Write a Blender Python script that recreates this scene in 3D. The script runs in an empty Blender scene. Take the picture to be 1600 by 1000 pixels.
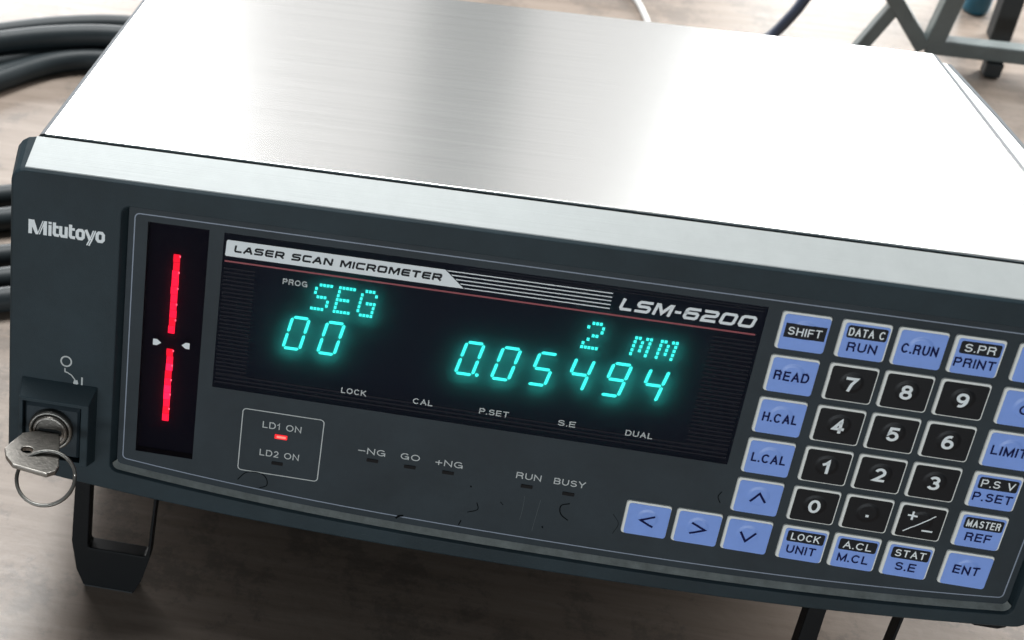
import bpy, bmesh, math, random
from mathutils import Vector, Matrix

# ------------------------------------------------------------------ camera, world, lamps
S = bpy.context.scene
COL = S.collection
random.seed(7)
R_ = math.radians
MM = 0.001

cam = bpy.data.cameras.new('camera')
camo = bpy.data.objects.new('camera', cam)
COL.objects.link(camo)
_right = Vector((0.98040192, 0.19586493, 0.02118990)); _up = Vector((-0.13946450, 0.61404483, 0.77685172))
_back = _right.cross(_up)
_m = Matrix((_right, _up, _back)).transposed().to_4x4()
_m.translation = Vector((90.574, -381.142, 466.096)) * MM
camo.matrix_world = _m
cam.sensor_width = 36.0
cam.lens = 36.0 * 2409.33 / 1600.0
cam.shift_x = 510.06 / 1600.0          # the photograph is a crop of a wider frame
cam.shift_y = -56.24 / 1600.0
cam.clip_start = 0.01
cam.clip_end = 50
cam.dof.use_dof = True
cam.dof.focus_distance = 0.54
cam.dof.aperture_fstop = 20
S.camera = camo

W = bpy.data.worlds.new('World'); S.world = W; W.use_nodes = True
bg = W.node_tree.nodes['Background']
bg.inputs['Color'].default_value = (0.90, 0.96, 1.0, 1)
bg.inputs['Strength'].default_value = 0.10
S.view_settings.view_transform = 'Standard'
S.view_settings.look = 'None'
S.view_settings.exposure = 0.0
S.view_settings.gamma = 1.0

def area(name, loc, target, sx, sy, power, color):
    l = bpy.data.lights.new(name, 'AREA'); l.shape = 'RECTANGLE'
    l.size = sx; l.size_y = sy; l.energy = power; l.color = color
    o = bpy.data.objects.new(name, l); COL.objects.link(o)
    o.location = loc
    d = Vector(target) - Vector(loc)
    o.rotation_euler = d.to_track_quat('-Z', 'Y').to_euler()
    return o
# light panels behind the table: windows and added glowing stand-ins for wall and pillar (radiance = power / (pi * area))
def window(name, x0, x1, z0, z1, rad, color, Y=1.5):
    a = (x1-x0)*(z1-z0)
    area(name, ((x0+x1)/2, Y, (z0+z1)/2), ((x0+x1)/2, Y-1, (z0+z1)/2), x1-x0, z1-z0, rad*math.pi*a, color)
window('window_light_left', -1.35, -0.25, 0.05, 0.78, 10.0, (1.0, 1.0, 1.0))
window('wall_glow_left', -0.24, 0.07, 0.05, 1.6, 0.66, (1.0, 0.98, 0.96))
window('pillar_glow', 0.08, 0.18, 0.05, 1.6, 0.22, (0.96, 1.0, 0.98))
window('wall_glow_right', 0.19, 0.45, 0.05, 1.6, 0.66, (1.0, 0.98, 0.96))
window('window_light_right', 0.465, 0.68, 0.05, 0.78, 9.5, (0.97, 1.0, 1.0))
window('wall_glow_far_right', 0.69, 1.14, 0.05, 1.6, 0.62, (0.95, 0.98, 1.0))
window('fill_light_far_right', 1.15, 2.3, 0.05, 1.2, 32.0, (1.0, 0.98, 0.95))  # unseen light added to brighten the table at the front right
area('overhead_fill_light', (-0.35, 1.0, 2.2), (0.0, 0.1, 0), 1.3, 0.9, 92, (0.98, 1.0, 1.0))  # added overhead light, brightens the shoulder strip and the far table
# added fill light for the front panel, low in front of the unit
area('front_fill_light', (-0.5, -3.0, 0.26), (0.1, 0, 0.10), 4.2, 0.46, 4.2*0.46*math.pi*9.0, (0.90, 0.96, 1.0))

# ------------------------------------------------------------------ materials
def mat(name, col, rough=0.5, metal=0.0, spec=0.5, coat=0.0, emis=None, estr=0.0, bump=None, mottle=None):
    m = bpy.data.materials.new(name); m.use_nodes = True
    nt = m.node_tree; b = nt.nodes['Principled BSDF']
    b.inputs['Base Color'].default_value = (*col, 1)
    b.inputs['Roughness'].default_value = rough
    b.inputs['Metallic'].default_value = metal
    b.inputs['Specular IOR Level'].default_value = spec
    b.inputs['Coat Weight'].default_value = coat
    b.inputs['Coat Roughness'].default_value = 0.25
    if emis:
        b.inputs['Emission Color'].default_value = (*emis, 1)
        b.inputs['Emission Strength'].default_value = estr
    tc = nt.nodes.new('ShaderNodeTexCoord')
    if bump:
        sc, st, scale3 = bump
        mp = nt.nodes.new('ShaderNodeMapping'); mp.inputs['Scale'].default_value = scale3
        n = nt.nodes.new('ShaderNodeTexNoise'); n.inputs['Scale'].default_value = sc
        n.inputs['Detail'].default_value = 3
        bp = nt.nodes.new('ShaderNodeBump'); bp.inputs['Strength'].default_value = st
        bp.inputs['Distance'].default_value = 0.0003
        nt.links.new(tc.outputs['Object'], mp.inputs['Vector'])
        nt.links.new(mp.outputs['Vector'], n.inputs['Vector'])
        nt.links.new(n.outputs['Fac'], bp.inputs['Height'])
        nt.links.new(bp.outputs['Normal'], b.inputs['Normal'])
    if mottle:
        sc, amt = mottle
        n = nt.nodes.new('ShaderNodeTexNoise'); n.inputs['Scale'].default_value = sc
        n.inputs['Detail'].default_value = 6; n.inputs['Roughness'].default_value = 0.65
        mr = nt.nodes.new('ShaderNodeMapRange')
        mr.inputs['From Min'].default_value = 0.3; mr.inputs['From Max'].default_value = 0.7
        mr.inputs['To Min'].default_value = 1-amt; mr.inputs['To Max'].default_value = 1+amt
        mx = nt.nodes.new('ShaderNodeVectorMath'); mx.operation = 'SCALE'
        mx.inputs[0].default_value = col
        nt.links.new(tc.outputs['Object'], n.inputs['Vector'])
        nt.links.new(n.outputs['Fac'], mr.inputs['Value'])
        nt.links.new(mr.outputs['Result'], mx.inputs['Scale'])
        nt.links.new(mx.outputs['Vector'], b.inputs['Base Color'])
    return m

M = {}
M['bezel'] = mat('bezel_plastic', (0.018, 0.032, 0.040), 0.5, spec=0.22, bump=(3500, 0.25, (1, 1, 1)), mottle=(22, 0.28))
M['panel'] = mat('panel_film', (0.024, 0.035, 0.043), 0.45, spec=0.22, bump=(4500, 0.2, (1, 1, 1)), mottle=(30, 0.22))
M['palegrey'] = mat('pale_grey_satin', (0.44, 0.465, 0.462), 0.42, metal=0.1, bump=(400, 0.09, (.05, 8, 8)), mottle=(160, 0.035))
M['black'] = mat('black_plastic', (0.007, 0.008, 0.009), 0.5, spec=0.12, bump=(3000, 0.2, (1, 1, 1)))
M['darkgap'] = mat('dark_gap', (0.02, 0.025, 0.028), 0.6)
M['well'] = mat('display_glass_black', (0.010, 0.011, 0.030), 0.5, spec=0.1)
M['white'] = mat('white_print', (0.80, 0.86, 0.88), 0.5)
M['greyprint'] = mat('grey_print', (0.50, 0.54, 0.54), 0.5)
M['blueprint'] = mat('pale_blue_line', (0.25, 0.30, 0.38), 0.4)
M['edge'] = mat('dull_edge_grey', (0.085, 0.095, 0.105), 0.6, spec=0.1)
M['redprint'] = mat('red_print', (0.30, 0.055, 0.07), 0.5)
M['rib'] = mat('dark_rib_print', (0.010, 0.011, 0.018), 0.5, spec=0.12)
M['navy'] = mat('navy_print', (0.005, 0.008, 0.07), 0.5, spec=0.1)
M['blackprint'] = mat('black_print', (0.008, 0.010, 0.014), 0.5, spec=0.2)
M['bluekey'] = mat('blue_key_film', (0.215, 0.37, 0.86), 0.34, coat=0.15, mottle=(150, 0.04))
M['blackkey'] = mat('black_key_film', (0.006, 0.007, 0.009), 0.36, spec=0.2)
M['keyrim'] = mat('white_key_rim', (0.80, 0.83, 0.80), 0.4)
M['steel'] = mat('worn_steel', (0.24, 0.225, 0.205), 0.38, metal=0.9, bump=(900, 0.4, (1, 1, 1)), mottle=(300, 0.2))
M['nickel'] = mat('dull_nickel', (0.22, 0.215, 0.20), 0.36, metal=0.85, bump=(700, 0.4, (1, 1, 1)), mottle=(250, 0.2))
M['cable'] = mat('black_rubber', (0.014, 0.020, 0.023), 0.5, spec=0.3, mottle=(40, 0.2))
M['cableblue'] = mat('blue_black_rubber', (0.035, 0.045, 0.075), 0.45)
M['palecable'] = mat('pale_grey_cable', (0.50, 0.50, 0.49), 0.5)
M['stand'] = mat('grey_painted_tube', (0.13, 0.155, 0.155), 0.42, mottle=(40, 0.2))
M['rubber'] = mat('dark_rubber', (0.012, 0.016, 0.018), 0.6)
M['teal'] = mat('teal_plastic', (0.015, 0.12, 0.19), 0.4)
M['vfd'] = mat('lit_cyan_phosphor', (0.0, 0.02, 0.02), 0.5, emis=(0.045, 1.0, 0.86), estr=4.3)
M['led'] = mat('lit_red_segment', (0.02, 0.0, 0.0), 0.5, emis=(1.0, 0.006, 0.035), estr=4.2)
M['led2'] = mat('dim_red_segment', (0.02, 0.0, 0.0), 0.5, emis=(1.0, 0.006, 0.03), estr=2.6)
M['led3'] = mat('bright_red_segment', (0.02, 0.0, 0.0), 0.5, emis=(1.0, 0.01, 0.06), estr=5.0)
M['rim'] = mat('lit_ledge_grey', (0.20, 0.225, 0.22), 0.5, bump=(2500, 0.4, (1, 1, 1)), mottle=(200, 0.25))
M['leddot'] = mat('lit_red_chip', (0.02, 0.0, 0.0), 0.5, emis=(1.0, 0.10, 0.16), estr=4.5)
M['ledlamp'] = mat('lit_red_lamp', (0.2, 0.0, 0.0), 0.4, emis=(1.0, 0.012, 0.02), estr=1.1)
M['core'] = mat('glowing_red_core', (0.2, 0, 0), 0.4, emis=(1.0, 0.22, 0.18), estr=1.3)
M['lampoff'] = mat('unlit_lamp', (0.005, 0.005, 0.006), 0.5, spec=0.15)
M['scuff'] = mat('dark_scuff', (0.003, 0.004, 0.005), 0.7, spec=0.05)
M['dust'] = mat('pale_dust', (0.11, 0.125, 0.13), 0.8)

# brushed sheet metal: fine scratches run along x
def brushed():
    m = mat('brushed_metal', (0.86, 0.86, 0.85), 0.24, metal=1.0)
    nt = m.node_tree; b = nt.nodes['Principled BSDF']
    tc = nt.nodes.new('ShaderNodeTexCoord')
    mp = nt.nodes.new('ShaderNodeMapping'); mp.inputs['Scale'].default_value = (6, 1100, 1)
    n = nt.nodes.new('ShaderNodeTexNoise'); n.inputs['Scale'].default_value = 1.0; n.inputs['Detail'].default_value = 4
    bp = nt.nodes.new('ShaderNodeBump'); bp.inputs['Strength'].default_value = 0.10; bp.inputs['Distance'].default_value = 0.0004
    mr = nt.nodes.new('ShaderNodeMapRange'); mr.inputs['To Min'].default_value = 0.215; mr.inputs['To Max'].default_value = 0.265
    nt.links.new(tc.outputs['Object'], mp.inputs['Vector']); nt.links.new(mp.outputs['Vector'], n.inputs['Vector'])
    nt.links.new(n.outputs['Fac'], bp.inputs['Height']); nt.links.new(bp.outputs['Normal'], b.inputs['Normal'])
    nt.links.new(n.outputs['Fac'], mr.inputs['Value']); nt.links.new(mr.outputs['Result'], b.inputs['Roughness'])
    mp2 = nt.nodes.new('ShaderNodeMapping'); mp2.inputs['Scale'].default_value = (5, 420, 1)
    n2 = nt.nodes.new('ShaderNodeTexNoise'); n2.inputs['Scale'].default_value = 1.0; n2.inputs['Detail'].default_value = 5
    cr = nt.nodes.new('ShaderNodeValToRGB')
    cr.color_ramp.elements[0].position = .3; cr.color_ramp.elements[0].color = (0.845, 0.845, 0.835, 1)
    cr.color_ramp.elements[1].position = .7; cr.color_ramp.elements[1].color = (0.89, 0.89, 0.88, 1)
    nt.links.new(tc.outputs['Object'], mp2.inputs['Vector']); nt.links.new(mp2.outputs['Vector'], n2.inputs['Vector'])
    nt.links.new(n2.outputs['Fac'], cr.inputs['Fac']); nt.links.new(cr.outputs['Color'], b.inputs['Base Color'])
    return m
M['brushed'] = brushed()

# tinted, slightly scattering window in front of the displays
def filt(name, tint, tfac):
    m = bpy.data.materials.new(name); m.use_nodes = True
    nt = m.node_tree; nt.nodes.clear()
    out = nt.nodes.new('ShaderNodeOutputMaterial')
    tr = nt.nodes.new('ShaderNodeBsdfTransparent'); tr.inputs['Color'].default_value = (*tint, 1)
    tl = nt.nodes.new('ShaderNodeBsdfTranslucent'); tl.inputs['Color'].default_value = (0.55, 0.55, 0.55, 1)
    gl = nt.nodes.new('ShaderNodeBsdfGlossy'); gl.inputs['Roughness'].default_value = 0.05
    m1 = nt.nodes.new('ShaderNodeMixShader'); m1.inputs['Fac'].default_value = tfac
    m2 = nt.nodes.new('ShaderNodeMixShader')
    fr = nt.nodes.new('ShaderNodeFresnel'); fr.inputs['IOR'].default_value = 1.12
    nt.links.new(tr.outputs[0], m1.inputs[1]); nt.links.new(tl.outputs[0], m1.inputs[2])
    df = nt.nodes.new('ShaderNodeBsdfDiffuse'); df.inputs['Color'].default_value = (0.0065, 0.0075, 0.0125, 1) if tfac > .1 else (.002, .002, .003, 1)
    ad = nt.nodes.new('ShaderNodeAddShader'); nt.links.new(m1.outputs[0], ad.inputs[0]); nt.links.new(df.outputs[0], ad.inputs[1])
    nt.links.new(fr.outputs[0], m2.inputs['Fac']); nt.links.new(ad.outputs[0], m2.inputs[1]); nt.links.new(gl.outputs[0], m2.inputs[2])
    nt.links.new(m2.outputs[0], out.inputs['Surface'])
    return m
M['filter'] = filt('smoked_window', (0.42, 0.42, 0.42), 0.30)
M['filterred'] = filt('dark_red_window', (0.42, 0.40, 0.42), 0.02)

# wood-look table surface
def tablemat():
    m = mat('light_wood_laminate', (0.3, 0.25, 0.21), 0.4)
    nt = m.node_tree; b = nt.nodes['Principled BSDF']
    tc = nt.nodes.new('ShaderNodeTexCoord')
    mp = nt.nodes.new('ShaderNodeMapping'); mp.inputs['Scale'].default_value = (1.0, 14.0, 1.0)
    mp.inputs['Rotation'].default_value = (0, 0, R_(3))
    n = nt.nodes.new('ShaderNodeTexNoise'); n.inputs['Scale'].default_value = 9; n.inputs['Detail'].default_value = 9; n.inputs['Roughness'].default_value = 0.68
    n2 = nt.nodes.new('ShaderNodeTexNoise'); n2.inputs['Scale'].default_value = 22; n2.inputs['Detail'].default_value = 12; n2.inputs['Roughness'].default_value = 0.8
    n3 = nt.nodes.new('ShaderNodeTexNoise'); n3.inputs['Scale'].default_value = 260; n3.inputs['Detail'].default_value = 4
    cr = nt.nodes.new('ShaderNodeValToRGB')
    cr.color_ramp.elements[0].position = 0.30; cr.color_ramp.elements[0].color = (0.19, 0.148, 0.118, 1)
    cr.color_ramp.elements[1].position = 0.72; cr.color_ramp.elements[1].color = (0.30, 0.245, 0.205, 1)
    cr2 = nt.nodes.new('ShaderNodeValToRGB')
    cr2.color_ramp.elements[0].position = 0.44; cr2.color_ramp.elements[0].color = (0.74, 0.76, 0.78, 1)
    cr2.color_ramp.elements[1].position = 0.50; cr2.color_ramp.elements[1].color = (1.0, 1.0, 1.0, 1)
    mx = nt.nodes.new('ShaderNodeMix'); mx.data_type = 'RGBA'; mx.blend_type = 'MULTIPLY'; mx.inputs['Factor'].default_value = 1
    nt.links.new(tc.outputs['Object'], mp.inputs['Vector']); nt.links.new(mp.outputs['Vector'], n.inputs['Vector'])
    nt.links.new(tc.outputs['Object'], n2.inputs['Vector']); nt.links.new(tc.outputs['Object'], n3.inputs['Vector'])
    nt.links.new(n.outputs['Fac'], cr.inputs['Fac']); nt.links.new(n2.outputs['Fac'], cr2.inputs['Fac'])
    nt.links.new(cr.outputs['Color'], mx.inputs['A']); nt.links.new(cr2.outputs['Color'], mx.inputs['B'])
    nt.links.new(mx.outputs['Result'], b.inputs['Base Color'])
    mr = nt.nodes.new('ShaderNodeMapRange'); mr.inputs['To Min'].default_value = 0.26; mr.inputs['To Max'].default_value = 0.42
    nt.links.new(n2.outputs['Fac'], mr.inputs['Value']); nt.links.new(mr.outputs['Result'], b.inputs['Roughness'])
    bp = nt.nodes.new('ShaderNodeBump'); bp.inputs['Strength'].default_value = 0.15; bp.inputs['Distance'].default_value = 0.0005
    nt.links.new(n3.outputs['Fac'], bp.inputs['Height']); nt.links.new(bp.outputs['Normal'], b.inputs['Normal'])
    return m
M['table'] = tablemat()

# ------------------------------------------------------------------ helpers
# The instrument is modelled in its own millimetre frame: x along the front, y into the body, z up the front panel.
O = Vector((132.0, 12.0, -67.0))       # foot of the instrument on the table
TILT = R_(12.0)                        # the front stands on its raised feet
EYE = Vector((90.57, -455.58, 310.12)) # where the photograph's measurements were taken from, same frame

def deeper(u, v, y, y0=0.3):
    """a point measured on the glass at (u, v), moved back to the plane y it really lies in"""
    P0 = Vector((u, y0, v)); k = (y-EYE.y)/(y0-EYE.y)
    P = EYE + (P0-EYE)*k
    return P.x, P.z

def mesh_obj(name, verts, faces, m, parent=None, smooth=False, origin=O, unit=MM):
    me = bpy.data.meshes.new(name)
    me.from_pydata([tuple((Vector(v)-origin)*unit) for v in verts], [], faces)
    if smooth:
        for p in me.polygons: p.use_smooth = True
    me.materials.append(m); me.update()
    o = bpy.data.objects.new(name, me); COL.objects.link(o)
    if parent: o.parent = parent
    return o

def bevel(o, w, seg=2, ang=30):
    b = o.modifiers.new('bevel', 'BEVEL'); b.width = w*MM; b.segments = seg
    b.limit_method = 'ANGLE'; b.angle_limit = R_(ang)
    return o

def rr(x0, x1, z0, z1, r, seg=4):
    pts = []
    for cx, cz, a0 in ((x1-r, z1-r, 0), (x0+r, z1-r, 90), (x0+r, z0+r, 180), (x1-r, z0+r, 270)):
        for i in range(seg+1):
            a = R_(a0 + 90*i/seg)
            pts.append((cx + r*math.cos(a), cz + r*math.sin(a)))
    return pts

def rrb(x0, x1, z0, z1, r, amp, seg=4, n=26):
    """rounded rectangle whose bottom edge bows downwards by amp in the middle"""
    p = rr(x0, x1, z0, z1, r, seg); k = 3*(seg+1)
    xc = (x0+x1)/2; hw = (x1-x0)/2-r
    mid = []
    for i in range(1, n):
        x = x0+r + (x1-x0-2*r)*i/n
        mid.append((x, z0 - amp*(1-abs((x-xc)/hw)**2.5)))
    return p[:k] + mid + p[k:]

class MB:
    def __init__(s, dens=0): s.v = []; s.f = []; s.k = 0; s.dens = dens
    def add(s, vs, fs):
        b = len(s.v); s.v += [tuple(v) for v in vs]; s.f += [tuple(i+b for i in f) for f in fs]
    def flat(s, pts, y):                       # a printed polygon facing the viewer (-y)
        s.add([(x, y, z) for x, z in pts], [tuple(range(len(pts)))])
    def slab(s, pts, y0, y1):                  # polygon in x-z, thick from y0 (front) to y1 (back)
        n = len(pts)
        s.add([(x, y0, z) for x, z in pts] + [(x, y1, z) for x, z in pts],
              [tuple(range(n)), tuple(range(2*n-1, n-1, -1))] + [(i, i+n, (i+1) % n+n, (i+1) % n) for i in range(n)])
    def box(s, x0, x1, y0, y1, z0, z1):
        s.slab([(x0, z0), (x1, z0), (x1, z1), (x0, z1)], y0, y1)
    def loft(s, rings, cap0=False, cap1=False):
        n = len(rings[0]); vs = [p for r in rings for p in r]; fs = []
        for k in range(len(rings)-1):
            for i in range(n):
                j = (i+1) % n
                fs.append((k*n+i, k*n+j, (k+1)*n+j, (k+1)*n+i))
        if cap0: fs.append(tuple(range(n-1, -1, -1)))
        if cap1: fs.append(tuple((len(rings)-1)*n+i for i in range(n)))
        s.add(vs, fs)
    def ribbon(s, pts, w, y, closed=False, wv=None, sx=1.0):
        """flat stroke of width w along pts in x-z; each stroke sits a hair above the one before"""
        s.k += 1; y = y - 0.004*s.k
        if s.dens:
            q = []; m0 = len(pts) if closed else len(pts)-1
            for i in range(m0):
                a = pts[i]; c = pts[(i+1) % len(pts)]; k = max(1, int(math.hypot(c[0]-a[0], c[1]-a[1])/s.dens))
                q += [(a[0]+(c[0]-a[0])*t/k, a[1]+(c[1]-a[1])*t/k) for t in range(k)]
            if not closed: q.append(tuple(pts[-1]))
            pts = q
        n = len(pts); L = []; Rr = []
        for i in range(n):
            p = Vector(pts[i])
            a = Vector(pts[(i-1) % n]) if (closed or i > 0) else None
            b = Vector(pts[(i+1) % n]) if (closed or i < n-1) else None
            d0 = (p-a).normalized() if a is not None else (b-p).normalized()
            d1 = (b-p).normalized() if b is not None else d0
            n0 = Vector((-d0.y, d0.x)); n1 = Vector((-d1.y, d1.x))
            mm = n0+n1
            mm = n0 if mm.length < 1e-6 else mm.normalized()
            k = 1/max(0.45, mm.dot(n0))
            L.append(p + mm*k*w/2); Rr.append(p - mm*k*w/2)
        vs = [(q.x, y, q.y) for q in L] + [(q.x, y, q.y) for q in Rr]
        m = n if closed else n-1
        s.add(vs, [(i, (i+1) % n, n+(i+1) % n, n+i) for i in range(m)])
    def build(s, name, m, parent=None, smooth=False, **k):
        return mesh_obj(name, s.v, s.f, m, parent, smooth, **k)

def tube_pts(path, r, seg=10):
    """rings of a round tube along a 3-D path"""
    rings = []; up = Vector((0, 0, 1)); n = len(path)
    for i, p in enumerate(path):
        p = Vector(p)
        d = (Vector(path[min(i+1, n-1)]) - Vector(path[max(i-1, 0)])).normalized()
        a = d.cross(up)
        if a.length < 1e-3: a = d.cross(Vector((1, 0, 0)))
        a.normalize(); b = a.cross(d).normalized()
        rings.append([tuple(p + (a*math.cos(t) + b*math.sin(t))*r) for t in [2*math.pi*k/seg for k in range(seg)]])
    return rings

def catmull(pts, n=8):
    P = [Vector(p) for p in pts]; P = [P[0]*2-P[1]] + P + [P[-1]*2-P[-2]]; out = []
    for i in range(1, len(P)-2):
        for k in range(n):
            t = k/n; a, b, c, d = P[i-1], P[i], P[i+1], P[i+2]
            out.append(0.5*((2*b) + (c-a)*t + (2*a-5*b+4*c-d)*t*t + (3*b-3*c+d-a)*t**3))
    out.append(P[-2]); return out

def empty(name, loc, label, cat, group=None, rot=(0, 0, 0)):
    o = bpy.data.objects.new(name, None); COL.objects.link(o)
    o.location = loc; o.rotation_euler = rot; o['label'] = label; o['category'] = cat
    if group: o['group'] = group
    o.empty_display_size = 0.02
    return o
def tag(o, label, cat, group=None):
    o['label'] = label; o['category'] = cat
    if group: o['group'] = group
    return o

# ------------------------------------------------------------------ lettering drawn stroke by stroke
def arc(cx, cy, rx, ry, a0, a1, n=8):
    return [(cx+rx*math.cos(R_(a0+(a1-a0)*i/n)), cy+ry*math.sin(R_(a0+(a1-a0)*i/n))) for i in range(n+1)]
G = {  # plain grotesque capitals: (width, strokes) in a unit box
 'A': (.98, [[(0, 0), (.5, 1), (1, 0)], [(.2, .34), (.8, .34)]]),
 'B': (.9, [[(0, 0), (0, 1), (.62, 1)] + arc(.62, .76, .33, .24, 90, -90) + [(0, .52)], [(.62, .52)] + arc(.66, .26, .34, .26, 90, -90) + [(0, 0)]]),
 'C': (1.0, [arc(.52, .5, .52, .5, 38, 322, 18)]),
 'D': (.95, [[(0, 0), (0, 1), (.5, 1)] + arc(.5, .5, .5, .5, 90, -90, 12) + [(0, 0)]]),
 'E': (.82, [[(1, 1), (0, 1), (0, 0), (1, 0)], [(0, .52), (.92, .52)]]),
 'F': (.78, [[(1, 1), (0, 1), (0, 0)], [(0, .5), (.88, .5)]]),
 'G': (1.05, [arc(.5, .5, .5, .5, 40, 335, 18) + [(.95, .46), (.55, .46)], [(.97, .46), (.97, 0)]]),
 'H': (.93, [[(0, 0), (0, 1)], [(1, 0), (1, 1)], [(0, .52), (1, .52)]]),
 'I': (.16, [[(.5, 0), (.5, 1)]]),
 'K': (.92, [[(0, 0), (0, 1)], [(.95, 1), (0, .36)], [(.32, .58), (1, 0)]]),
 'L': (.75, [[(0, 1), (0, 0), (1, 0)]]),
 'M': (1.08, [[(0, 0), (0, 1), (.5, .05), (1, 1), (1, 0)]]),
 'N': (.93, [[(0, 0), (0, 1), (1, 0), (1, 1)]]),
 'O': (1.08, [arc(.5, .5, .5, .5, 0, 360, 24)]),
 'P': (.88, [[(0, 0), (0, 1), (.65, 1)] + arc(.65, .73, .35, .27, 90, -90) + [(0, .46)]]),
 'R': (.93, [[(0, 0), (0, 1), (.65, 1)] + arc(.65, .75, .33, .25, 90, -90) + [(0, .5)], [(.6, .5), (.9, .36), (.96, 0)]]),
 'S': (.9, [arc(.5, .76, .46, .24, 15, 270, 12)[:-1] + arc(.5, .27, .5, .27, 90, -165, 12)]),
 'T': (.88, [[(0, 1), (1, 1)], [(.5, 1), (.5, 0)]]),
 'U': (.93, [[(0, 1)] + arc(.5, .38, .5, .38, 180, 360, 12) + [(1, 1)]]),
 'V': (.95, [[(0, 1), (.5, 0), (1, 1)]]),
 'X': (.95, [[(0, 1), (1, 0)], [(0, 0), (1, 1)]]),
 'Y': (.95, [[(0, 1), (.5, .45), (1, 1)], [(.5, .45), (.5, 0)]]),
 '0': (.72, [arc(.5, .5, .5, .5, 0, 360, 24)]),
 '1': (.42, [[(.0, .72), (.45, .8), (.8, 1), (.8, 0)]]),
 '2': (.72, [arc(.5, .7, .48, .3, 165, -30, 10) + [(.55, .33), (0, 0), (1, 0)]]),
 '3': (.72, [arc(.48, .76, .44, .24, 160, -80, 10) + [(.4, .53)], [(.4, .53)] + arc(.48, .27, .52, .27, 80, -160, 10)]),
 '4': (.76, [[(.72, 0), (.72, 1), (0, .28), (1, .28)]]),
 '5': (.72, [[(.92, 1), (.18, 1), (.06, .5)] + arc(.48, .32, .52, .32, 130, -160, 12)]),
 '6': (.72, [arc(.5, .31, .5, .31, 0, 360, 16), arc(.62, .44, .62, .56, 72, 190, 10)]),
 '7': (.70, [[(0, 1), (1, 1), (.55, .5), (.36, 0)]]),
 '8': (.72, [arc(.5, .76, .43, .24, 0, 360, 16), arc(.5, .27, .5, .27, 0, 360, 16)]),
 '9': (.72, [arc(.5, .69, .5, .31, 0, 360, 16), arc(.38, .56, .62, .56, 252, 370, 10)]),
 '.': (.14, [[(.5, 0), (.5, .02)]]),
 '-': (.85, [[(0, .42), (1, .42)]]),
 '+': (.80, [[(0, .42), (1, .42)], [(.5, .05), (.5, .8)]]),
 ' ': (.42, []),
}
c_ = .16
WIDE = {  # broad squared capitals with cut corners
 'L': (1.15, [[(0, 1), (0, c_), (.12, 0), (1, 0)]]),
 'A': (1.35, [[(0, 0), (.5, 1), (.62, 1), (1, 0)], [(.2, .3), (.86, .3)]]),
 'S': (1.35, [[(.97, 1), (.12, 1), (0, .86), (0, .66), (.12, .52), (.88, .52), (1, .38), (1, .14), (.88, 0), (.02, 0)]]),
 'E': (1.25, [[(1, 1), (.12, 1), (0, .86), (0, .14), (.12, 0), (1, 0)], [(0, .51), (.95, .51)]]),
 'R': (1.35, [[(0, 0), (0, 1), (.88, 1), (1, .88), (1, .56), (.88, .42), (0, .42)], [(.6, .42), (1, 0)]]),
 'C': (1.30, [[(1, 1), (.12, 1), (0, .86), (0, .14), (.12, 0), (1, 0)]]),
 'N': (1.35, [[(0, 0), (0, 1), (.14, 1), (.86, 0), (1, 0), (1, 1)]]),
 'M': (1.60, [[(0, 0), (0, 1), (.12, 1), (.5, .12), (.88, 1), (1, 1), (1, 0)]]),
 'I': (.2, [[(.5, 0), (.5, 1)]]),
 'O': (1.40, [[(.12, 0), (0, .14), (0, .86), (.12, 1), (.88, 1), (1, .86), (1, .14), (.88, 0), (.12, 0)]]),
 'T': (1.25, [[(0, 1), (1, 1)], [(.5, 1), (.5, 0)]]),
 '-': (.55, [[(0, .45), (1, .45)]]),
 '6': (1.35, [[(.95, 1), (.12, 1), (0, .86), (0, .14), (.12, 0), (.88, 0), (1, .14), (1, .44), (.88, .56), (0, .56)]]),
 '2': (1.35, [[(.02, 1), (.88, 1), (1, .88), (1, .64), (.88, .52), (.14, .48), (0, .34), (0, 0), (1, 0)]]),
 '0': (1.40, [[(.12, 0), (0, .14), (0, .86), (.12, 1), (.88, 1), (1, .86), (1, .14), (.88, 0), (.12, 0)]]),
 ' ': (.6, []),
}
def text(mb, t, u0, u1, v, cap, w, y, font=G, gap=None, shear=0.0):
    """set text t between u0 and u1 on baseline v; y may be a number or a function of (x, z)"""
    gap = (.22 if font is G else .24) if gap is None else gap
    tot = sum(font[ch][0] for ch in t) + gap*(len(t)-1)
    k = (u1-u0)/tot; x = u0
    for ch in t:
        cw, strokes = font[ch]; gw = cw*k
        for st in strokes:
            pts = []
            for a, b in st:
                pts.append([x + w/2 + a*(gw-w), v + w/2 + b*(cap-w)])
            closed = len(pts) > 3 and math.hypot(pts[0][0]-pts[-1][0], pts[0][1]-pts[-1][1]) < 1e-6
            if closed: pts = pts[:-1]
            elif len(pts) > 1:
                for e, q in ((0, 1), (-1, -2)):
                    dx = pts[e][0]-pts[q][0]; dz = pts[e][1]-pts[q][1]; l = math.hypot(dx, dz) or 1
                    if len(st) < 9 or abs(dx) < 1e-6 or abs(dz) < 1e-6:
                        ext = w/2 if (abs(dx) > abs(dz) or abs(dz)/l > .98) else w/2*l/abs(dz)
                        pts[e][0] += dx/l*ext; pts[e][1] += dz/l*ext
            pts = [(px + shear*(pz-v), pz) for px, pz in pts]
            mb.ribbon(pts, w, y, closed)
        x += gw + gap*k
    return mb

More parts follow.
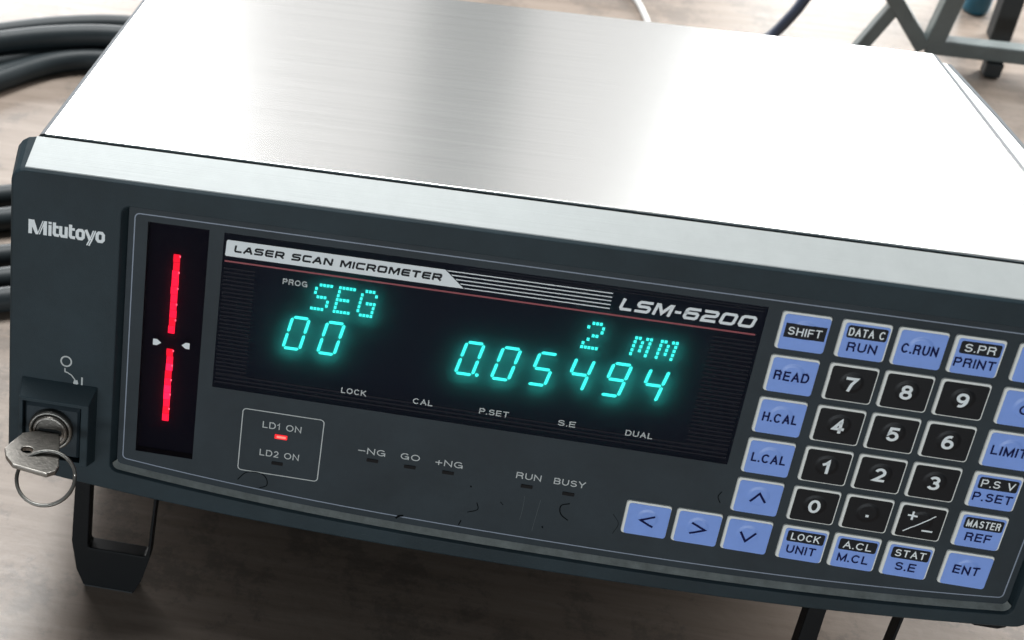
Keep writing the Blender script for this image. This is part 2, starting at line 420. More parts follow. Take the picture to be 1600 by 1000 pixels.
# ------------------------------------------------------------------ the table
tb = MB()
X0, X1, Y0, Y1 = -1100, 1500, -700, 1350
tb.add([(X0, Y0, 0), (X1, Y0, 0), (X1, Y1, 0), (X0, Y1, 0), (X0, Y0, -28), (X1, Y0, -28), (X1, Y1, -28), (X0, Y1, -28)],
       [(0, 1, 2, 3), (7, 6, 5, 4), (0, 4, 5, 1), (1, 5, 6, 2), (2, 6, 7, 3), (3, 7, 4, 0)])
t = tb.build('table_top', M['table'], origin=Vector((0, 0, 0)))
t['kind'] = 'structure'

# ------------------------------------------------------------------ the instrument
base_w = Matrix.Rotation(-TILT, 3, 'X') @ (O*MM)
inst = empty('laser_micrometer_display', (base_w.x, base_w.y, 0.0),
             'bench display unit with brushed metal cover, glowing cyan digits and blue keypad',
             'measuring display', rot=(-TILT, 0, 0))

# bezel: front frame with a recessed field, cut corners and a sloping shoulder up to the cover
def ring(x0, x1, z0, z1, r, y, amp=8.2): return [(a, y, b) for a, b in rrb(x0, x1, z0, z1, r, amp)]
b = MB()
b.loft([ring(-2.2, 302.2, -2.7, 99.2, 1.5, 0.8, 6.6), ring(-3.6, 303.0, -4.0, 99.9, 3, -1.9, 6.9), ring(-4.2, 303.6, -4.6, 100.4, 3, -3.0, 7.0),
        ring(-41.2, 309.2, -8.6, 108.2, 4.2, -3.0), ring(-42, 310, -9.4, 109, 5, -2.1),
        ring(-43, 311, -9.8, 116.3, 6.5, 8.0), ring(-41, 309, -8, 114.8, 5, 8.2, 7), ring(-41, 309, -8, 114.8, 5, 11.5, 7)])
bezel = bevel(b.build('bezel', M['bezel'], inst), 0.35, 2, 20)
# rim on the bezel ledge, its grey lightened to stand in for overhead light
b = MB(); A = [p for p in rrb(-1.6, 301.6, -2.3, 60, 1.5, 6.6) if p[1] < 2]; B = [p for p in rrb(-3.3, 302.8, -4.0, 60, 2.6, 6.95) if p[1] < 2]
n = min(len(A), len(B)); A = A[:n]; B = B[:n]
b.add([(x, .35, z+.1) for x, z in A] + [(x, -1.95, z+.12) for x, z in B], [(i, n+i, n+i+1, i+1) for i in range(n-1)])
b.build('lit_panel_rim', M['rim'], bezel)
# pale grey shoulder along the top of the bezel
b = MB()
b.add([(-37.4, -1.9, 109.35), (305.4, -1.9, 109.35), (304.2, 7.8, 116.5), (-36.2, 7.8, 116.5),
       (-37.4, -2.1, 108.9), (305.4, -2.1, 108.9), (304.2, 8.0, 115.9), (-36.2, 8.0, 115.9)],
      [(0, 1, 2, 3), (0, 4, 5, 1), (3, 2, 6, 7), (0, 3, 7, 4), (1, 5, 6, 2), (4, 7, 6, 5)])
bevel(b.build('shoulder_strip', M['palegrey'], bezel), 0.12, 2)

# body under the cover
b = MB(); b.box(-35, 299, 11.5, 222, -15, 108); b.build('chassis', M['black'], inst)
# folded sheet cover: flat top, small chamfers, straight sides
prof = [(-34.0, 117.0), (297.2, 117.0), (297.2, 116.1), (-34.0, 116.1)]
b = MB(); b.loft([[(x, y, z) for x, z in prof] for y in (9.6, 223.4)] + [[(x, 224.6, z-.9) for x, z in prof]], True, True)
cover = b.build('top_cover', M['brushed'], inst); bevel(cover, 0.2, 2, 35)
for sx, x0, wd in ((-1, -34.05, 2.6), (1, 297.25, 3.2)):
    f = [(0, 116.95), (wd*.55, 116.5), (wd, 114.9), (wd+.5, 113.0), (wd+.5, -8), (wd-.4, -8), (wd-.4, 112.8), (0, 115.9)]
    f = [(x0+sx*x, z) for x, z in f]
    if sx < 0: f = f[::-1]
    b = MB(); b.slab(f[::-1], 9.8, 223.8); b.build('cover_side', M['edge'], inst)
b = MB(); b.box(-34, 297, 224.9, 226.5, -7, 113); b.build('rear_panel', M['black'], inst)
# side rail along the right edge of the cover
b = MB()
b.loft([[(301.3, y, 106), (w_, y, 106), (w_, y, 113.2), (w_-.6, y, 113.8), (302.0, y, 113.8), (301.3, y, 113.2)] for y, w_ in ((12, 308.8), (90, 308.8), (160, 307), (223, 304.2))], True, True)
rail = b.build('side_rail', M['palegrey'], inst); bevel(rail, 0.3, 2)
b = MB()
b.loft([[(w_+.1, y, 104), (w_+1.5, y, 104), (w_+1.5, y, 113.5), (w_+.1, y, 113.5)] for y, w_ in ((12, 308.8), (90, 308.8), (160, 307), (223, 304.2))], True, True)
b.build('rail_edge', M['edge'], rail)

# feet: two raised front props (open frames) and two low rear feet
def prop_foot(x0):
    b = MB()
    A = [(x0+.3, -9.1), (x0-.6, -47), (x0+1.6, -60), (x0+4.6, -67), (x0+24.4, -67), (x0+27.4, -60), (x0+29.8, -50), (x0+31.8, -9.1)]
    H = [(x0+6.0, -12), (x0+5.8, -47.5), (x0+6.0, -48.6), (x0+6.8, -49), (x0+27.9, -49), (x0+28.6, -48.4), (x0+29.0, -46), (x0+30.6, -12)]
    n = 8
    vs = [(x, 9.0, z) for x, z in A] + [(x, 9.0, z) for x, z in H] + [(x, 16.0, z) for x, z in A] + [(x, 16.0, z) for x, z in H]
    fs = []
    for i in range(n):
        j = (i+1) % n
        fs += [(i, j, n+j, n+i), (2*n+i, 3*n+i, 3*n+j, 2*n+j), (i, 2*n+i, 2*n+j, j), (n+i, n+j, 3*n+j, 3*n+i)]
    b.add(vs, fs)
    f = bevel(b.build('front_foot', M['black'], inst), 0.5, 2)
    p = MB(); p.box(x0+5, x0+24, 9.4, 15.6, -68.0, -67.0); p.build('rubber_pad', M['rubber'], f)
    return f
prop_foot(-19.4); prop_foot(245.0)
for x in (-18, 262):
    b = MB()
    b.loft([[(x+9*math.cos(a), 198+9*math.sin(a), -15.1) for a in [2*math.pi*k/20 for k in range(20)]],
            [(x+8*math.cos(a), 198+8*math.sin(a), -27.2+.21*9*math.sin(a)*-1) for a in [2*math.pi*k/20 for k in range(20)]]], True, True)
    b.build('rear_foot', M['rubber'], inst)
b = MB(); b.slab([(291, -8.5), (293, -13.8), (296, -15), (303.5, -15), (306, -13.8), (308, -8.5)], 3, 40); bevel(b.build('corner_skid', M['black'], inst), 0.5)

# recessed front panel with two window openings
xs = [-2.1, 4.5, 25.2, 30.2, 203.6, 302]; zs = [-2.6, 4.1, 35.2, 94.3, 94.5, 99]
b = MB()
gv = {}
for i, x in enumerate(xs):
    for j, z in enumerate(zs):
        gv[i, j] = len(b.v); b.v.append((x, 0.0, z))
def hole(i, j):
    cx = (xs[i]+xs[i+1])/2; cz = (zs[j]+zs[j+1])/2
    return (4.5 < cx < 25.2 and 4.1 < cz < 94.5) or (30.2 < cx < 203.6 and 35.2 < cz < 94.3)
for i in range(len(xs)-1):
    for j in range(len(zs)-1):
        if j > 0 and not hole(i, j): b.f.append((gv[i, j], gv[i+1, j], gv[i+1, j+1], gv[i, j+1]))
low_edge = rrb(-2.1, 302.1, -2.6, 50, .4, 6.6)
low_edge = [p for p in low_edge if p[1] < 1]
b.add([(x, 0.0, z) for x, z in low_edge] + [(302.1, 0.0, 4.1), (-2.1, 0.0, 4.1)], [tuple(range(len(low_edge)+2))])
panel = b.build('front_panel', M['panel'], inst)
b = MB(); b.ribbon(rrb(0, 300, 0, 97, 1.6, 6.4), 0.38, -0.06, True); b.build('outline', M['blueprint'], panel)
b = MB(); b.ribbon(rr(41.7, 70.1, 3.1, 28.5, 1.3), 0.34, -0.06, True); b.build('indicator_outline', M['greyprint'], panel)

# windows: black well, smoked sheet in front
def well(name, x0, x1, z0, z1, depth, fm):
    b = MB()
    b.add([(x0, 0, z0), (x1, 0, z0), (x1, 0, z1), (x0, 0, z1), (x0, depth, z0), (x1, depth, z0), (x1, depth, z1), (x0, depth, z1)],
          [(4, 5, 6, 7), (0, 1, 5, 4), (1, 2, 6, 5), (2, 3, 7, 6), (3, 0, 4, 7)])
    w = b.build(name, M['well'], inst)
    b = MB(); b.flat([(x0+.01, z0+.01), (x1-.01, z0+.01), (x1-.01, z1-.01), (x0+.01, z1-.01)], 0.15)
    b.build('smoked_window', fm, w)
    return w
disp = well('display_window', 30.2, 203.6, 35.2, 94.3, 4.2, M['filter'])
barw = well('bar_graph_window', 4.5, 25.2, 4.1, 94.5, 3.0, M['filterred'])

# printing on the display window
b = MB(); b.flat([(31.6, 91.9), (31.2, 91.5), (31.0, 86.4), (31.3, 86.0), (109.7, 86.0), (102.9, 91.9)], -0.05)
lb = b.build('title_bar', M['white'], disp)
b = MB(); text(b, 'LASER SCAN MICROMETER', 33.8, 102.0, 87.7, 2.55, 0.66, -0.10, WIDE, gap=.26, shear=.12); b.build('lettering', M['blackprint'], disp)
b = MB()
for i in range(5):
    v = 91.65-1.36*i
    b.flat([(103.2+(91.9-v)*1.15+.3, v-.17), (156.1, v-.17), (156.1, v+.17), (103.2+(91.9-v)*1.15, v+.17)], -0.05)
b.build('speed_lines', M['white'], disp)
b = MB(); b.flat([(31, 83.8), (201.6, 83.8), (201.6, 84.4), (31, 84.4)], -0.05); b.build('red_line', M['redprint'], disp)
b = MB(); text(b, 'LSM-6200', 158.6, 200.2, 86.2, 4.3, 0.98, -0.06, WIDE, gap=.26, shear=.26); b.build('lettering', M['white'], disp)
b = MB()
for i in range(28):
    v = 81.5-1.5*i
    b.flat([(31.0, v-.3), (41.5, v-.3), (41.5, v+.3), (31.0, v+.3)], -0.03)
    b.flat([(189.0, v-.3), (202.6, v-.3), (202.6, v+.3), (189.0, v+.3)], -0.03)
for i in range(8):
    v = 48.4-1.55*i
    if v > 40.2 and i < 5: continue
    b.flat([(31.0, v-.32), (202.6, v-.32), (202.6, v+.32), (31.0, v+.32)], -0.03)
for i in range(2):
    v = 93.6-1.0*i
    b.flat([(110.0, v-.2), (202.6, v-.2), (202.6, v+.2), (110.0, v+.2)], -0.03)
o = b.build('rib_lines', M['rib'], disp); o['kind'] = 'stuff'
def leg(t, u0, u1, vmid, cap, parent, m='greyprint', w=.36, y=-.06):
    b = MB(); text(b, t, u0, u1, vmid-cap/2, cap, w, y); return b.build('lettering', M[m], parent)
leg('PROG', 50.9, 59.2, 79.6, 2.1, disp)
for t, a, c in (('LOCK', 74.5, 83.0), ('CAL', 98.9, 105.6), ('P.SET', 121.2, 131.0), ('S.E', 147.3, 153.1), ('DUAL', 169.4, 178.2)):
    leg(t, a, c, 41.6, 2.2, disp)
leg('LD1 ON', 49.0, 62.6, 23.2, 2.6, panel); leg('LD2 ON', 48.9, 62.8, 11.7, 2.6, panel)
leg('-NG', 82.9, 92.4, 18.9, 2.5, panel); leg('GO', 97.6, 104.2, 19.1, 2.5, panel); leg('+NG', 109.6, 119.0, 18.9, 2.5, panel)
leg('RUN', 137.2, 145.6, 18.6, 2.5, panel); leg('BUSY', 149.9, 160.4, 18.6, 2.5, panel)
for u, v, on in ((55.8, 19.1, 1), (55.4, 8.0, 0), (88.2, 15.3, 0), (101.2, 15.1, 0), (114.4, 15.2, 0), (141.3, 14.6, 0), (155.4, 14.2, 0)):
    b = MB(); h = .85 if on else .62; l = 2.2 if on else 2.0
    b.slab(rr(u-l, u+l, v-h, v+h, .2, 2), -0.25, 0.3)
    o = b.build('indicator_lamp', M['ledlamp' if on else 'lampoff'], inst)
    if on:
        o['label'] = 'lit red indicator lamp'
        b = MB(); b.slab(rr(u-1.5, u+1.7, v-.42, v+.45, .2, 2), -0.29, -.26); b.build('lamp_core', M['core'], o)

# lit characters of the display, standing behind the smoked window
YD = 3.0
SEG = {'0': 'abcdef', '5': 'acdfg', '4': 'bcfg', '9': 'abcdfg'}
def digit(ch, u, v0=54.6, h=12.1, w=5.6, sh=.19, point=False):
    sw = 1.04; g = .30
    m = v0+h/2
    def seg(p, q):
        # a six-sided segment from p to q
        P = Vector(p); Q = Vector(q); d = (Q-P).normalized(); n = Vector((-d.y, d.x))*sw/2
        P = P + d*g; Q = Q - d*g
        return [P, P+d*sw*.4+n, Q-d*sw*.4+n, Q, Q-d*sw*.4-n, P+d*sw*.4-n]
    E = dict(a=((0, h), (w, h)), b=((w, h), (w, h/2)), c=((w, h/2), (w, 0)), d=((0, 0), (w, 0)), e=((0, h/2), (0, 0)), f=((0, h), (0, h/2)), g=((0, h/2), (w, h/2)))
    b = MB()
    for s in SEG[ch]:
        pts = []
        for q in seg(*E[s]):
            pts.append(deeper(u+q.x+sh*q.y, v0+q.y, YD))
        if (pts[1][0]-pts[0][0])*(pts[2][1]-pts[0][1])-(pts[1][1]-pts[0][1])*(pts[2][0]-pts[0][0]) < 0: pts = pts[::-1]
        b.slab(pts, YD-.15, YD)
    if point:
        pts = [deeper(u+w+1.5+.62*math.cos(a), v0+.25+.62*math.sin(a), YD) for a in [k*math.pi/5 for k in range(10)]]
        b.slab(pts, YD-.15, YD)
    return b.build('lit_digit', M['vfd'], disp)
digit('0', 53.2); digit('0', 65.0)
for i, ch in enumerate('005494'): digit(ch, 111.3+11.9*i, point=(i == 0))
DOT = {
 'S': ['01111', '10000', '10000', '01110', '00001', '00001', '11110'],
 'E': ['11111', '10000', '10000', '11110', '10000', '10000', '11111'],
 'G': ['01110', '10001', '10000', '10111', '10001', '10001', '01111'],
 '2': ['01110', '10001', '00001', '00110', '01000', '10000', '11111'],
 'm': ['00000', '00000', '11011', '10101', '10101', '10101', '10001'],
}
def dots(ch, u, v0=71.0):
    b = MB(); pu, pv, s = 1.17, 1.50, .43
    for r, row in enumerate(DOT[ch]):
        for c, k in enumerate(row):
            if k == '1':
                z = v0+(6-r)*pv; x = u+c*pu+.13*(z-v0)
                b.slab([deeper(x+dx, z+dz*1.2, YD) for dx, dz in ((-s, -s), (s, -s), (s, s), (-s, s))], YD-.15, YD)
    return b.build('lit_character', M['vfd'], disp)
dots('S', 61.3); dots('E', 68.9); dots('G', 76.5)
dots('2', 149.9); dots('m', 165.5); dots('m', 173.6)

# bar graph of red light segments with its two white pointers
for z0, n in ((53.6, 10), (18.3, 10)):
    top = z0+30.3 if z0 > 50 else z0+29.3
    st = (top-z0)/n
    for i in range(n):
        z = z0+st*i; xm = 14.55+(z-18)*.006
        w = 1.25+random.uniform(-.08, .06); dx = random.uniform(-.12, .12)
        b = MB(); q = [deeper(xm+dx+a, z+c, 2.2) for a, c in ((-w, .1), (w*.85, .1), (w*.85, st-.1), (-w, st-.1))]
        b.slab(q, 2.0, 2.2); b.build('lit_segment', M[random.choice(['led', 'led', 'led2', 'led3'])], barw)
    b = MB()
    for i in range(5):
        z = z0+st*(2*i+1.75); xm = 14.55+(z-18)*.006+1.0
        b.slab([deeper(xm+a, z+c, 2.0) for a, c in ((-.22, -.3), (.22, -.3), (.22, .3), (-.22, .3))], 1.8, 2.0)
    b.build('lit_chip', M['leddot'], barw)
b = MB()
b.flat([(8.5, 48.3), (9.9, 48.3), (11.4, 49.5), (9.9, 50.7), (8.5, 50.7)], 0.05)
b.flat([(21.3, 48.5), (21.3, 50.9), (19.9, 50.9), (18.5, 49.7), (19.9, 48.5)], 0.05)
b.build('pointer_mark', M['white'], barw)

# maker's lettering on the bezel
def logo():
    b = MB(); y = -3.06; H = 5.2; xh = 4.15; z = 85.75
    def P(pts, k=0): b.flat([(-35.6+x, z+q) for x, q in pts], y-.003*k)
    P([(0, 0), (1.25, 0), (1.25, H), (0, H)]); P([(1.15, H), (1.25, 2.6), (2.55, -.1), (3.35, .0), (3.3, .9), (2.0, H)], 1)
    P([(3.0, .0), (3.35, .0), (5.2, H), (4.85, H)], 2) ; P([(3.6, 0), (4.0, 0), (5.15, 3.2), (5.15, 0), (6.4, 0), (6.4, H), (5.45, H)], 3)
    P([(6.9, 0), (8.0, 0), (8.0, 4.0), (6.9, 4.0)]); P([(6.9, 4.35), (8.0, 4.35), (8.0, H), (6.9, H)])
    def Q(pts, w=1.1): b.ribbon([(-35.6+x, z+q) for x, q in pts], w, y)
    for x in (8.95, 14.5):
        Q([(x, H), (x, 1.1), (x+.35, .62), (x+1.65, .55)]); Q([(x, 3.6), (x+1.5, 3.6)], .95)
    Q([(11.15, xh), (11.15, 1.1), (11.6, .55), (13.2, .55)]); Q([(13.05, xh), (13.05, 0)])
    for x in (17.9, 24.75):
        b.ribbon([(-35.6+x-1.05+q*2.1, z+.55+p*(xh-1.1)) for q, p in ((.25, 0), (0, .2), (0, .8), (.25, 1), (.75, 1), (1, .8), (1, .2), (.75, 0))], 1.1, y, True)
    Q([(19.75, xh), (21.35, .5)], 1.05); Q([(23.1, xh), (21.9, .6), (20.95, -1.6)], .5); Q([(22.4, xh), (21.5, 1.3), (20.25, -1.5)], .45)
    return b.build('maker_lettering', M['white'], bezel)
logo()

# power symbols
b = MB(); b.ribbon([(-21.2+1.85*math.cos(a), 38.3+1.95*math.sin(a)) for a in [k*math.pi/10 for k in range(20)]], .55, -3.06, True)
b.ribbon([(-21.6, 35.6), (-21.5, 34.1), (-20.6, 33.9), (-19.2, 33.1), (-18.0, 31.6), (-17.4, 30.4)], .42, -3.06)
b.flat([(-18.5, 30.0), (-17.6, 28.9), (-16.6, 30.0), (-17.0, 31.4), (-18.2, 31.2)], -3.08)
b.ribbon([(-15.35, 29.0), (-15.35, 32.8)], .6, -3.06)
b.build('power_symbol', M['greyprint'], bezel)

# key switch: hooded square housing, inset plate, ringed barrel
b = MB()
A = [(-37.0, -1.5), (-9.6, -1.5), (-9.6, 29.8), (-37.0, 29.8)]
Bq = [(-36.2, -.2), (-11.2, -.2), (-11.2, 25.0), (-36.2, 25.0)]
Cq = [(-34.9, 1.2), (-13.9, 1.2), (-13.9, 23.6), (-34.9, 23.6)]
b.loft([[(x, -2.9, z) for x, z in A], [(x, -9.2, z) for x, z in Bq], [(x, -9.2, z) for x, z in Cq], [(x, -5.2, z) for x, z in Cq]])
hs = bevel(b.build('switch_housing', M['bezel'], inst), .3)
b = MB(); b.loft([[(x, -5.0, z) for x, z in rr(-34.8, -14.4, 1.3, 22.6, .6, 2)], [(x, -6.6, z) for x, z in rr(-34.6, -14.7, 1.5, 22.0, .6, 2)],
                  [(x, -7.4, z) for x, z in rr(-33.9, -15.5, 2.2, 20.9, .6, 2)]], False, True)
b.build('switch_plate', M['panel'], hs)
def circ(r, y, n=40, cx=-24.7, cz=12.8): return [(cx+r*math.cos(2*math.pi*k/n), y, cz+r*math.sin(2*math.pi*k/n)) for k in range(n)]
b = MB(); b.loft([circ(8.0, -7.2), circ(8.0, -8.8), circ(7.6, -9.6), circ(6.9, -9.8), circ(6.5, -9.1), circ(6.4, -8.6)])
b.build('barrel_ring', M['nickel'], hs, True)
b = MB(); b.loft([circ(6.3, -8.2), circ(6.3, -9.6), circ(5.9, -10.3), circ(5.2, -10.4), circ(5.0, -9.9)], False, True)
bevel(b.build('lock_barrel', M['steel'], hs), .1)
b = MB(); b.slab([(-29.3, 12.3), (-27.6, 12.1), (-26, 12.5), (-24, 12.3), (-22.2, 12.6), (-20.6, 11.6), (-20.3, 12.5), (-20.6, 13.6), (-23, 14.0), (-26, 13.9), (-28.6, 13.7)], -10.0, -9.7)
b.build('keyway', M['darkgap'], hs)

# keypad
PY = 15.66
def key(u, row, kind, top=None, main=None, sym=None):
    z1 = 94.1-PY*row; z0 = z1-13.25; u1 = u+14.8
    black = kind == 'black'
    b = MB()
    b.loft([[(x, 0.05, z) for x, z in rr(u-.1, u1+.1, z0-.1, z1+.1, 1.1)], [(x, -.50, z) for x, z in rr(u, u1, z0, z1, 1.0)],
            [(x, -.62, z) for x, z in rr(u+.1, u1-.1, z0+.1, z1-.1, .95)]], False, True)
    k = b.build('key', M['keyrim' if black or True else 'bluekey'], inst)
    # coloured face with a pressed-up dome
    L, Rr_, T, B = (.85, .32, .78, .30) if black else (.82, .05, .78, -.02)
    if kind == 'dual': L, Rr_, T, B = 1.0, .4, .95, -.02
    out = []
    q = rr(u+L, u1-Rr_, z0+B, z1-T, .9, 3)
    for i in range(len(q)):
        a, c = q[i], q[(i+1) % len(q)]; kk = max(1, int(math.hypot(c[0]-a[0], c[1]-a[1])/.95))
        out += [(a[0]+(c[0]-a[0])*t/kk, a[1]+(c[1]-a[1])*t/kk) for t in range(kk)]
    cx, cz = (u+u1)/2+.2, (z0+z1)/2+.5
    def dome(x, z):
        r = math.hypot(x-cx, (z-cz))
        if kind == 'dual': return 0.0
        if r > 3.9: return 0.0
        if r < 2.5: return .22
        t = (3.9-r)/1.4; return .22*t*t*(3-2*t)
    rings = [[(x, -.6, z) for x, z in out], [(x*.99+cx*.01, -.72, z*.99+cz*.01) for x, z in out]]
    for rad in (4.3, 3.9, 3.75, 3.6, 3.4, 3.2, 3.0, 2.8, 2.65, 2.5, 1.3):
        rr_ = []
        for x, z in out:
            a = math.atan2(z-cz, x-cx); X = cx+rad*math.cos(a); Z = cz+rad*math.sin(a)
            rr_.append((X, -.72-dome(X, Z), Z))
        rings.append(rr_)
    b = MB(); b.loft(rings, False, True)
    f = b.build('key_face', M['blackkey' if black else 'bluekey'], k, False)
    yt = lambda: -.80
    def lift(o):
        for vv in o.data.vertices:
            X = vv.co.x/MM+O.x; Z = vv.co.z/MM+O.z
            vv.co.y -= dome(X, Z)*MM
        return o
    mid = (u+u1)/2
    if top:
        t, wd, za, zb = top
        b = MB()
        if kind == 'dual': b.flat(rr(u+1.9, u1-.95, z1-zb, z1-za, .7, 3), -.77)
        else:
            nx, nz = 26, 10; xa, xb, zc, zd = u+1.7, u1-.7, z1-zb, z1-za
            gv = [(xa+(xb-xa)*i/nx, -.77, zc+(zd-zc)*j/nz) for j in range(nz+1) for i in range(nx+1)]
            b.add(gv, [(j*(nx+1)+i, j*(nx+1)+i+1, (j+1)*(nx+1)+i+1, (j+1)*(nx+1)+i) for j in range(nz) for i in range(nx)])
        o = lift(b.build('black_band', M['blackprint'], k))
        b = MB(.4); text(b, t, mid+.4-wd/2, mid+.4+wd/2, z1-(za+zb)/2-1.4, 2.8, .42, -.86); lift(b.build('legend', M['white'], k))
    if main:
        t, wd, cap, vc, w = main
        b = MB(.4); text(b, t, mid+.1-wd/2, mid+.1+wd/2, z0+vc-cap/2, cap, w, -.84)
        lift(b.build('legend', M['white' if black else 'navy'], k))
    if sym:
        b = MB(.3)
        for pts, w in sym: b.ribbon([(mid+.2+x, (z0+z1)/2+z) for x, z in pts], w, -.83)
        lift(b.build('legend', M['white' if black else 'navy'], k))
    return k
U0, UA, UB, U1_, U2, U3, U4 = 208.1, 191.7, 175.0, 226.2, 242.95, 259.75, 278.4
key(U0, 0, 'blue', top=('SHIFT', 10.2, 3.9, 8.9))
for r, t in ((1, 'READ'), (2, 'H.CAL'), (3, 'L.CAL')): key(U0, r, 'blue', main=(t, 10.8, 3.4, 6.3, .56))
key(U0, 4, 'blue', sym=[([(-2.3, -1.9), (0.2, 1.7), (2.6, -1.7)], .75)])
key(U0, 5, 'blue', sym=[([(-2.5, 1.4), (-.3, -2.2), (2.5, 1.6)], .75)])
key(UA, 5, 'blue', sym=[([(-2.1, 1.9), (2.5, -.4), (-2.2, -2.5)], .75)])
key(UB, 5, 'blue', sym=[([(2.4, 1.8), (-2.1, -.3), (2.3, -2.6)], .75)])
D = lambda t, wt, m, wm: dict(top=(t, wt, 1.7, 6.1), main=(m, wm, 3.2, 4.1, .52))
key(U1_, 0, 'dual', **D('DATA C', 10.8, 'RUN', 8.9))
key(U2, 0, 'blue', main=('C.RUN', 10.9, 3.4, 6.3, .56))
key(U3, 0, 'dual', **D('S.PR', 9.2, 'PRINT', 12.2))
for r, row in enumerate(('789', '456', '123')):
    for u, t in zip((U1_, U2, U3), row): key(u, r+1, 'black', main=(t, 3.7 if t != '1' else 2.6, 5.2, 6.6, .98))
key(U1_, 4, 'black', main=('0', 3.8, 5.2, 6.6, .98))
key(U2, 4, 'black', sym=[([(.0, -1.0), (.0, -.1)], 1.0)])
key(U3, 4, 'black', sym=[([(-4.6, 2.2), (-1.6, 2.2)], .62), ([(-3.1, .6), (-3.1, 3.8)], .62), ([(-4.6, -4.2), (4.0, 3.2)], .38), ([(1.0, -3.0), (4.4, -3.0)], .62)])
key(U1_, 5, 'dual', **D('LOCK', 9.2, 'UNIT', 9.4))
key(U2, 5, 'dual', **D('A.CL', 9.0, 'M.CL', 9.9))
key(U3, 5, 'dual', **D('STAT', 9.7, 'S.E', 6.5))
key(U4, 0, 'blue')
key(U4, 1, 'blue', main=('C', 3.2, 3.4, 6.3, .56))
key(U4, 2, 'blue', main=('LIMIT', 10.8, 3.4, 6.3, .56))
key(U4, 3, 'dual', **D('P.S V', 10.2, 'P.SET', 12.0))
key(U4, 4, 'dual', **D('MASTER', 10.4, 'REF', 8.0))
key(U4, 5, 'blue', main=('ENT', 8.2, 3.4, 6.6, .56))

# hairs, scuffs and specks on the panel
def scuff(pts, w, m='scuff', y=-.08):
    b = MB(); b.ribbon([tuple(p)[:2] for p in catmull([(a, c, 0) for a, c in pts], 6)], w, y); return b.build('scuff', M[m], panel)
scuff([(42.0, -1.3), (44.5, 2.0), (47.2, 2.9), (50.5, 2.6), (52.3, 0.8), (52.5, -1.9), (50.0, -3.4)], .36)
scuff([(125.8, 4.9), (126.4, 2.1), (123.1, 0.3)], .3); scuff([(133.6, 6.7), (134.7, 5.6)], .28)
scuff([(156.6, 10.4), (154.0, 9.2), (153.8, 7.0), (154.8, 5.1), (157.1, 3.5)], .4); scuff([(121.5, -3.4), (120.9, -5.6)], .4)
scuff([(99.0, -7.0), (100.0, -5.9), (101.6, -5.4)], .8); scuff([(204.2, 24.5), (203.4, 22.3), (204.6, 19.9)], .3)
scuff([(171.4, 9.0), (173.8, 5.4), (172.6, 1.0)], .16); scuff([(149.0, -.5), (149.3, -1.3)], .5); scuff([(122.8, 11.4), (122.9, 10.7)], .5)
scuff([(141.3, 10.6), (141.4, 5), (141.1, 0.6)], .07, 'dust'); scuff([(146.8, 10.1), (146.2, 2), (145.9, -3.0)], .07, 'dust')
# ------------------------------------------------------------------ key and ring in the lock
def inst_to_world(p):
    return inst_matrix @ ((Vector(p)-O)*MM)
inst_matrix = Matrix.Translation((base_w.x, base_w.y, 0)) @ Matrix.Rotation(-TILT, 4, 'X')
def place(o, origin):
    """a separate thing modelled in the instrument's frame, standing at its own base point"""
    o.location = inst_to_world(origin); o.rotation_euler = (-TILT, 0, 0)
KO = Vector((-24.7, -10, 12))
kx = [(-33.6, -12.5), (-28.5, -9.9), (-27.4, -10), (-21.6, -10), (-20.4, -12), (-16.6, -27.5), (-17.0, -30.4), (-19.6, -32.6), (-32.2, -30.4), (-35.8, -26.4), (-37.4, -22.6), (-36.6, -20.0)]
hole_ = [(-29.6+2.1*math.cos(R_(a)), -21.6+1.7*math.sin(R_(a))) for a in (90, 60, 30, 0, -30, -60, -90, -120, -150, 180, 150, 120)]
kn = empty('lock_key', (0, 0, 0), 'worn grey metal key turned in the round lock, its flat bow sticking out', 'key')
place(kn, KO)
def bowz(x, y): return 12.0 - 1.9*(-(y+10))/22.0
n = 12
# match outline start to the hole start
b = MB(); out = kx
vs = [(x, y, bowz(x, y)+.9) for x, y in out] + [(x, y, bowz(x, y)+.9) for x, y in hole_] + [(x, y, bowz(x, y)-.9) for x, y in out] + [(x, y, bowz(x, y)-.9) for x, y in hole_]
import mathutils
order = sorted(range(12), key=lambda i: -math.atan2(out[i][1]+21.6, out[i][0]+29.6))
out = [out[i] for i in order]
hole_ = sorted(hole_, key=lambda p: -math.atan2(p[1]+21.6, p[0]+29.6))
vs = [(x, y, bowz(x, y)+.9) for x, y in out] + [(x, y, bowz(x, y)+.9) for x, y in hole_] + [(x, y, bowz(x, y)-.9) for x, y in out] + [(x, y, bowz(x, y)-.9) for x, y in hole_]
fs = []
for i in range(n):
    j = (i+1) % n
    fs += [(i, n+i, n+j, j), (2*n+i, 2*n+j, 3*n+j, 3*n+i), (i, j, 2*n+j, 2*n+i), (n+i, 3*n+i, 3*n+j, n+j)]
b.add(vs, fs)
bw = b.build('bow', M['steel'], kn, origin=KO); bevel(bw, .4, 3, 40)
b = MB(); b.add([(-28.6, -5, 11.1), (-21.2, -5, 11.1), (-21.2, -11, 11.1), (-28.6, -11, 11.1), (-28.6, -5, 12.8), (-21.2, -5, 12.8), (-21.2, -11, 12.8), (-28.6, -11, 12.8)],
               [(0, 1, 2, 3), (7, 6, 5, 4), (0, 4, 5, 1), (1, 5, 6, 2), (2, 6, 7, 3), (3, 7, 4, 0)])
b.build('blade', M['steel'], kn, origin=KO)
